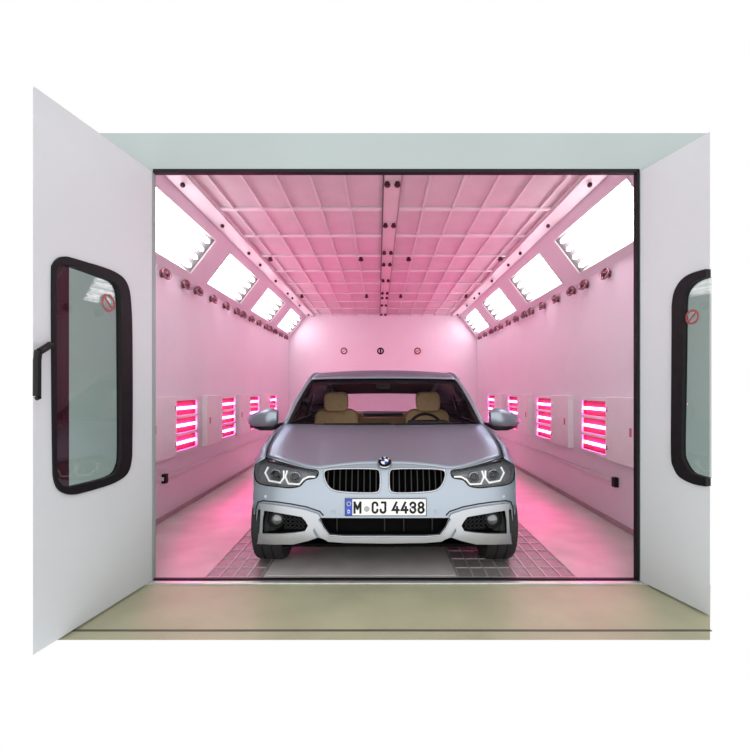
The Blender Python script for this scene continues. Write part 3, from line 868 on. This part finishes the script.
FWY, RWY, WZ = 3.23, 5.86, .28
def arch(yc, r, a0, a1, n=18): return [(yc+r*math.cos(a0+(a1-a0)*i/n), WZ+r*math.sin(a0+(a1-a0)*i/n)) for i in range(n+1)]
zA = .41
loop = [(S(.846, zA)+.003, zA)]+[(S(.846, z)+.003, z) for z in (.46, .52, .58, .64, .68)]
loop += [(YF, ztop(YF))]+[(y, ztop(y)) for y in [3.05+.1*i for i in range(37)]]
loop += [(6.70, .80), (6.72, .60), (6.72, .40), (6.66, .20)]
loop += [p for p in arch(RWY, .315, -.27, PI+.27)]
loop += [(5.3, .17), (4.6, .17), (3.9, .17)]
loop += [p for p in arch(FWY, .315, -.30, 2.70)]
for s in SIDES:
    V, Tn = cdt(loop, (), .038)
    MB().add([Vector((CXC+s*W(y, z), y, z)) for y, z in V], Tn).build('side_panel', 'paint', car, smooth=True, auto=.7, solid=.006)
    # dark inner arch liner and floor edge
    ln = MB()
    ln.box((CXC+s*.70, FWY+.33, .36), (.24, .03, .30)); ln.box((CXC+s*.55, FWY, .36), (.03, .6, .35))
    ln.box((CXC+s*.69, FWY+.05, .62), (.22, .4, .02))
    ln.box((CXC+s*.70, RWY-.34, .36), (.24, .03, .30)); ln.box((CXC+s*.55, RWY, .36), (.03, .6, .35)); ln.box((CXC+s*.67, RWY+.33, .36), (.22, .03, .28))
    ln.build('arch_liner', 'dark', car)
    # door seam and handle
    for yy in (3.86, 5.05):
        MB().tube([(CXC+s*(W(yy, z)+.001), yy, z) for z in (.24, .35, .5, .62, .75, .84)], .004).build('panel_gap', 'black', car)
    MB().tube([(CXC+s*(W(y, .74)+.012), y, .74) for y in (4.80, 4.86, 4.94, 5.0)], .011).build('door_handle', 'paint', car, smooth=True)
MB().box((CXC, 4.85, .19), (1.62, 3.6, .03)).build('underbody', 'dark', car)
# nose underside: dark undertray
MB().box((CXC, 3.02, .185), (1.30, .20, .02)).build('undertray', 'dark', car)
# rear
def RS(x, z): return 6.74-.10*(abs(x)/.8)**2.5-.10*max(0, (.42-z)/.25)**2+.02*math.sin((z-.2)/.6*PI)
rl = [(-.76, .20), (.76, .20), (.79, .45), (.79, .70), (.74, .84), (.4, .862), (0, .866), (-.4, .862), (-.74, .84), (-.79, .70), (-.79, .45)]
V, Tn = cdt(rl, (), .08)
MB().add([Vector((CXC+x, RS(x, z), z)) for x, z in V], Tn).build('rear_bumper', 'paint', car, smooth=True, solid=.006)
for s in SIDES:
    tl = [(s*.36, .70), (s*.74, .68), (s*.77, .76), (s*.72, .80), (s*.38, .79)]
    V, Tn = cdt(tl, (), .05)
    MB().add([Vector((CXC+x, RS(x, z)+.012, z)) for x, z in V], Tn).build('tail_lamp', 'tail', car, smooth=True, solid=.016)
rows = [[Vector((CXC+u*(xedge(y)-.004), y, ztop(y)+.004*(1-u*u)-(.02 if y < 6.4 else 0))) for u in [-1+i/8 for i in range(17)]] for y in (6.24, 6.34, 6.44, 6.55, 6.66, 6.72)]
MB().grid(rows).build('boot_lid', 'paint', car, smooth=True, solid=.006)

# greenhouse: rails, roof, glass
rail = [(.815, 3.79, .885), (.762, 3.96, 1.055), (.702, 4.13, 1.205), (.672, 4.24, 1.268), (.672, 4.55, 1.315), (.668, 4.85, 1.318), (.645, 5.25, 1.265), (.60, 5.65, 1.135), (.60, 6.0, 1.0), (.63, 6.28, .895)]
railS = spline([p for p in rail], 5, False)
def crown(i): return railS[i]
def rail_at(y):
    ys = [p[1] for p in railS]; return (interp(y, ys, [p[0] for p in railS]), y, interp(y, ys, [p[2] for p in railS]))
for s in SIDES:
    pts = [Vector((CXC+s*x, y, z)) for x, y, z in railS]
    MB().tube(pts, [.018 if p.y < 4.2 else .028 for p in pts], seg=10).build('roof_pillar', 'paint', car, smooth=True)
    # black inner edge of the windscreen pillar
    MB().tube([p+Vector((-s*.030, .004, -.004)) for p in pts if p.y < 4.22], .014, seg=8).build('pillar_seal', 'black', car, smooth=True)
def header(u):                            # front edge of the roof / top of the windscreen
    a = rail_at(4.20); return Vector((CXC+u*a[0], 4.20-.085*(1-u*u), a[2]+.012*(1-u*u)))
def tailedge(u):
    a = rail_at(5.66); return Vector((CXC+u*a[0], 5.66+.02*(1-u*u), a[2]+.02*(1-u*u)))
ny = 16; rows = []
for j in range(ny+1):
    t = j/ny; row = []
    for i in range(25):
        u = -1+i/12
        y = header(u).y+(tailedge(u).y-header(u).y)*t
        a = rail_at(header(1).y+(tailedge(1).y-header(1).y)*t)
        cr = .010+.022*math.sin(PI*min(1, t*1.1))
        row.append(Vector((CXC+u*(a[0]+.004), y, a[2]+.012+cr*(1-abs(u)**2.2))))
    rows.append(row)
roof = MB().grid(rows).build('roof', 'paint', car, smooth=True, solid=.008)
rows2 = [[p+Vector((0, .02, -.028)) for p in r] for r in rows]
MB().grid(rows2).build('headlining', 'dash', car, smooth=True)
def loft(A, B, n, bulge):
    return [[A[i]+(B[i]-A[i])*j/n+bulge(i/(len(A)-1), j/n) for i in range(len(A))] for j in range(n+1)]
us = [-1+i/12 for i in range(25)]
base = [Vector((CXC+u*.80, 3.695+.105*u*u, .878)) for u in us]
topw = [header(u*.985)+Vector((0, .004, -.004)) for u in us]
wv = MB().grid(loft(base, topw, 8, lambda u, v: Vector((0, -.02, .012))*math.sin(PI*v))).build('windscreen', 'windscreen', car, smooth=True)
# black printed band along the top of the glass
bandB = [b+(t-b)*.90+Vector((0, -.02, .012))*math.sin(PI*.90)+Vector((0, .006, -.003)) for b, t in zip(base, topw)]
bandT = [t+Vector((0, .006, -.003)) for t in topw]
MB().grid(loft(bandB, bandT, 2, lambda u, v: Vector((0, 0, 0)))).build('windscreen_band', 'black', wv, smooth=True)
# rear window
rb = [Vector((CXC+u*.60, 6.27, .886+.01*(1-u*u))) for u in us]
rt = [tailedge(u*.97)+Vector((0, .01, 0)) for u in us]
MB().grid(loft(rt, rb, 5, lambda u, v: Vector((0, .0, .02))*math.sin(PI*v))).build('rear_window', 'rearglass', car, smooth=True)
# side windows
for s in SIDES:
    ys = [3.86+i*.1 for i in range(25)]
    A = [Vector((CXC+s*(xedge(y)-.004), y, ztop(y)-.006)) for y in ys]
    B = [Vector((CXC+s*rail_at(y)[0], y, max(rail_at(y)[2]-.01, ztop(y)))) for y in ys]
    MB().grid(loft(A, B, 4, lambda u, v: Vector((s*.012*math.sin(PI*v), 0, 0)))).build('side_window', 'sideglass', car, smooth=True)
    MB().tube([a+Vector((s*.004, 0, .006)) for a in A], .009).build('window_trim', 'gloss', car, smooth=True)
    MB().obox((CXC+s*.76, 4.92, 1.08), (.012, 0, 0), (0, .04, 0), (-s*.045, 0, .19)).build('door_pillar', 'black', car)
    # door mirror
    c = Vector((CXC+s*1.015, 3.80, .0))
    zc = 1.17-28.5*3.80/460
    mr = MB(); prof = []
    for k in range(9):
        t = k/8
        x = .874+.264*t
        hh = interp(t, (0, .08, .2, .5, .78, .93, 1), (.055, .074, .080, .074, .058, .038, .012))
        cz = zc+.012-.034*t**1.6
        dp = interp(t, (0, .3, .8, 1), (.055, .085, .075, .03))
        row = []
        for a in range(16):
            an = 2*PI*a/16
            cx_, sx_ = math.cos(an), math.sin(an)
            row.append(Vector((CXC+s*x, c.y+.05*t-dp*(abs(cx_)**.8)*(1 if cx_ > 0 else -.55), cz+hh*(abs(sx_)**.8)*(1 if sx_ > 0 else -1))))
        prof.append(row+[row[0]])
    mr.grid(prof)
    mr.add(prof[0][:-1], [tuple(range(16))]); mr.add(prof[-1][:-1], [tuple(range(16))])
    mo = mr.build('door_mirror', 'paint', car, smooth=True, auto=1.2)
    bs = MB()
    bs.tube([Vector((CXC+s*.868, 3.83, zc-.062)), Vector((CXC+s*.93, 3.80, zc-.078)), Vector((CXC+s*1.02, 3.805, zc-.080)), Vector((CXC+s*1.105, 3.83, zc-.066))], [.020, .022, .020, .010], seg=10)
    bs.tube([Vector((CXC+s*.80, 3.88, .893)), Vector((CXC+s*.90, 3.83, zc-.068))], .020, seg=10)
    bs.build('mirror_base', 'black', mo, smooth=True)
    MB().box((CXC+s*.99, 3.872, zc), (.17, .008, .10)).build('mirror_glass', 'doorlamp', mo, bevel=.003)
# badge on the nose of the bonnet
bc = at(385.6, 462.8, 2.885); bc.x = CXC
nrm = Vector((0, -.64, .77)).normalized(); e2 = nrm.cross(Vector((1, 0, 0))).normalized()
if e2.z < 0: e2 = -e2
bc = Vector((CXC, S(0, .705)-.006, .712))
RB = .043
bg = MB().lathe(bc, nrm, [(0, .004), (RB, .005), (RB+.004, 0), (RB, -.008)], 28).build('bonnet_badge', 'chrome', car, smooth=True, auto=.7)
bg['label'] = 'round badge with a black ring and blue and white quarters'
MB().lathe(bc, nrm, [(RB*.58, .0055), (RB*.58, .0068), (RB*.95, .0068), (RB*.95, .0055)], 28, True).build('badge_ring', 'gloss', bg)
for k in range(4):
    m = MB(); vs = [bc+nrm*.0072]
    for i in range(7):
        a = PI/2*k+PI/2*i/6
        vs.append(bc+nrm*.0072+Vector((1, 0, 0))*RB*.55*math.cos(a)+e2*RB*.55*math.sin(a))
    m.add(vs, [(0, i+1, i+2) for i in range(6)])
    m.build('badge_quarter', 'badge_white' if k % 2 == 0 else 'badge_blue', bg, solid=.001)
for k, (ch_, a) in enumerate((('B', 140), ('M', 90), ('W', 40))):
    p = bc+nrm*.0075+Vector((1, 0, 0))*RB*.77*math.cos(math.radians(a))+e2*RB*.77*math.sin(math.radians(a))
    t_ = text(ch_, 'badge_letter', 'badge_white', bg, Vector((p.x, 0, p.z)), .012, .011, p.y-.002)
# wipers
for s, x0 in ((1, .10), (-1, -.52)):
    pts = [bonnet((x0+dx)/.86, 1)+Vector((0, .035+dx*.02, .006+.012*dx)) for dx in (0, .15, .3, .45, .58)]
    MB().tube(pts, .006, seg=6).build('wiper', 'black', car, smooth=True)
# ---- wheels
for (s, yc) in ((1, FWY), (-1, FWY), (1, RWY), (-1, RWY)):
    c = Vector((CXC+s*.765, yc, WZ+.001)); ax = Vector((s, 0, 0))
    wl = .10
    prof = [(.19, -wl), (.245, -wl*1.02), (.270, -wl*.93), (.2795, -wl*.70), (.280, -wl*.36), (.273, -wl*.34), (.273, -wl*.28), (.280, -wl*.26), (.280, wl*.26), (.273, wl*.28), (.273, wl*.34), (.280, wl*.36), (.2795, wl*.70), (.270, wl*.93), (.245, wl*1.02), (.19, wl)]
    ty = MB().lathe(c, ax, prof, 40, True).build('tyre', 'tyre', car, smooth=True, auto=.5)
    rm = MB().lathe(c, ax, [(.195, wl*.98), (.188, wl*.9), (.180, wl*.2), (.178, -wl*.9)], 36)
    for k in range(5):
        for dl in (-.16, .16):
            a = 2*PI*k/5+dl; rad = Vector((0, math.cos(a), math.sin(a))); tan = Vector((0, -math.sin(a), math.cos(a)))
            rm.obox(c+rad*.11+ax*(wl*.72), rad*.078, tan*.012, ax*.014)
    rm.lathe(c, ax, [(0, wl*.84), (.035, wl*.84), (.042, wl*.6), (.042, 0)], 20)
    rm.build('wheel_rim', 'trim_s', car, smooth=True, auto=.6)
    MB().lathe(c, ax, [(0, wl*.1), (.13, wl*.1), (.13, -wl*.1), (0, -wl*.1)], 24).build('brake_disc', 'sill', car)
# ---- cabin
MB().box((CXC, 4.05, .70), (1.56, .46, .32)).build('dashboard', 'dash', car, bevel=.04)
MB().lathe(Vector((CXC, 4.05, .85)), (0, 0, 1), [(0, 0)]*2+[(.01, 0)], 4)
hood_ = MB().box((CXC+.40, 4.12, .872), (.36, .20, .05)).build('instrument_hood', 'dash', car, bevel=.02)
sw = MB(); sc_ = Vector((CXC+.40, 4.34, .80)); swn = Vector((0, .9, -.42)).normalized(); su = Vector((1, 0, 0)); sv = swn.cross(su).normalized()
sw.tube([sc_+(su*math.cos(2*PI*k/28)+sv*math.sin(2*PI*k/28))*.155 for k in range(28)], .014, True)
sw.obox(sc_, su*.14, sv*.018, swn*.012); sw.obox(sc_-sv*.07*(1 if sv.z > 0 else -1), su*.02, sv*.07, swn*.012); sw.sphere(sc_, .05, 14, 8, (1, .5, .8))
sw.build('steering_wheel', 'black', car, smooth=True)
def rounded(w, h, r, n=5):
    o = []
    for cx_, cz_, a0 in ((w/2-r, h/2-r, 0), (-w/2+r, h/2-r, PI/2), (-w/2+r, -h/2+r, PI), (w/2-r, -h/2+r, 1.5*PI)):
        o += [(cx_+r*math.cos(a0+PI/2*i/n), cz_+r*math.sin(a0+PI/2*i/n)) for i in range(n+1)]
    return o
for s, xs_, nm in ((1, .465, ''), (-1, -.49, '')):
    st_ = MB()
    st_.prism([Vector((CXC+xs_+x, 4.78+.25*(z), .72+z)) for x, z in rounded(.46, .50, .10)], (0, .12, 0))
    se = st_.build('front_seat', 'leather', car, bevel=.02)
    MB().prism([Vector((CXC+xs_+x, 4.76+.2*z, 1.045+z)) for x, z in rounded(.25, .20, .06)], (0, .09, .01)).build('headrest', 'leather', se, bevel=.018)
    MB().box((CXC+xs_, 4.62, .45), (.48, .5, .14)).build('seat_cushion', 'leather', se, bevel=.04)
rs = MB().prism([Vector((CXC+x, 5.50+.35*z, .66+z)) for x, z in rounded(1.20, .36, .08)], (0, .14, 0)).build('rear_seat', 'leather', car, bevel=.03)
for x in (-.36, .36):
    MB().prism([Vector((CXC+x+a, 5.60+.2*z, .85+z)) for a, z in rounded(.24, .08, .035)], (0, .08, 0)).build('headrest', 'leather', rs, bevel=.015)
MB().box((CXC, 6.0, .868), (1.24, .52, .02)).build('parcel_shelf', 'dash', car)
MB().box((CXC, 4.8, .30), (1.56, 3.2, .10)).build('cabin_floor', 'dash', car)
for s in SIDES: MB().box((CXC+s*.78, 4.8, .60), (.03, 2.4, .52)).build('door_trim', 'dash', car)
iv = MB().prism([Vector((CXC+x, 4.22, 1.205+z)) for x, z in rounded(.13, .045, .02)], (0, .03, 0)).build('rear_view_mirror', 'black', car)
MB().tube([(CXC, 4.235, 1.22), (CXC, 4.19, 1.265)], .012).build('mirror_stalk', 'black', iv)
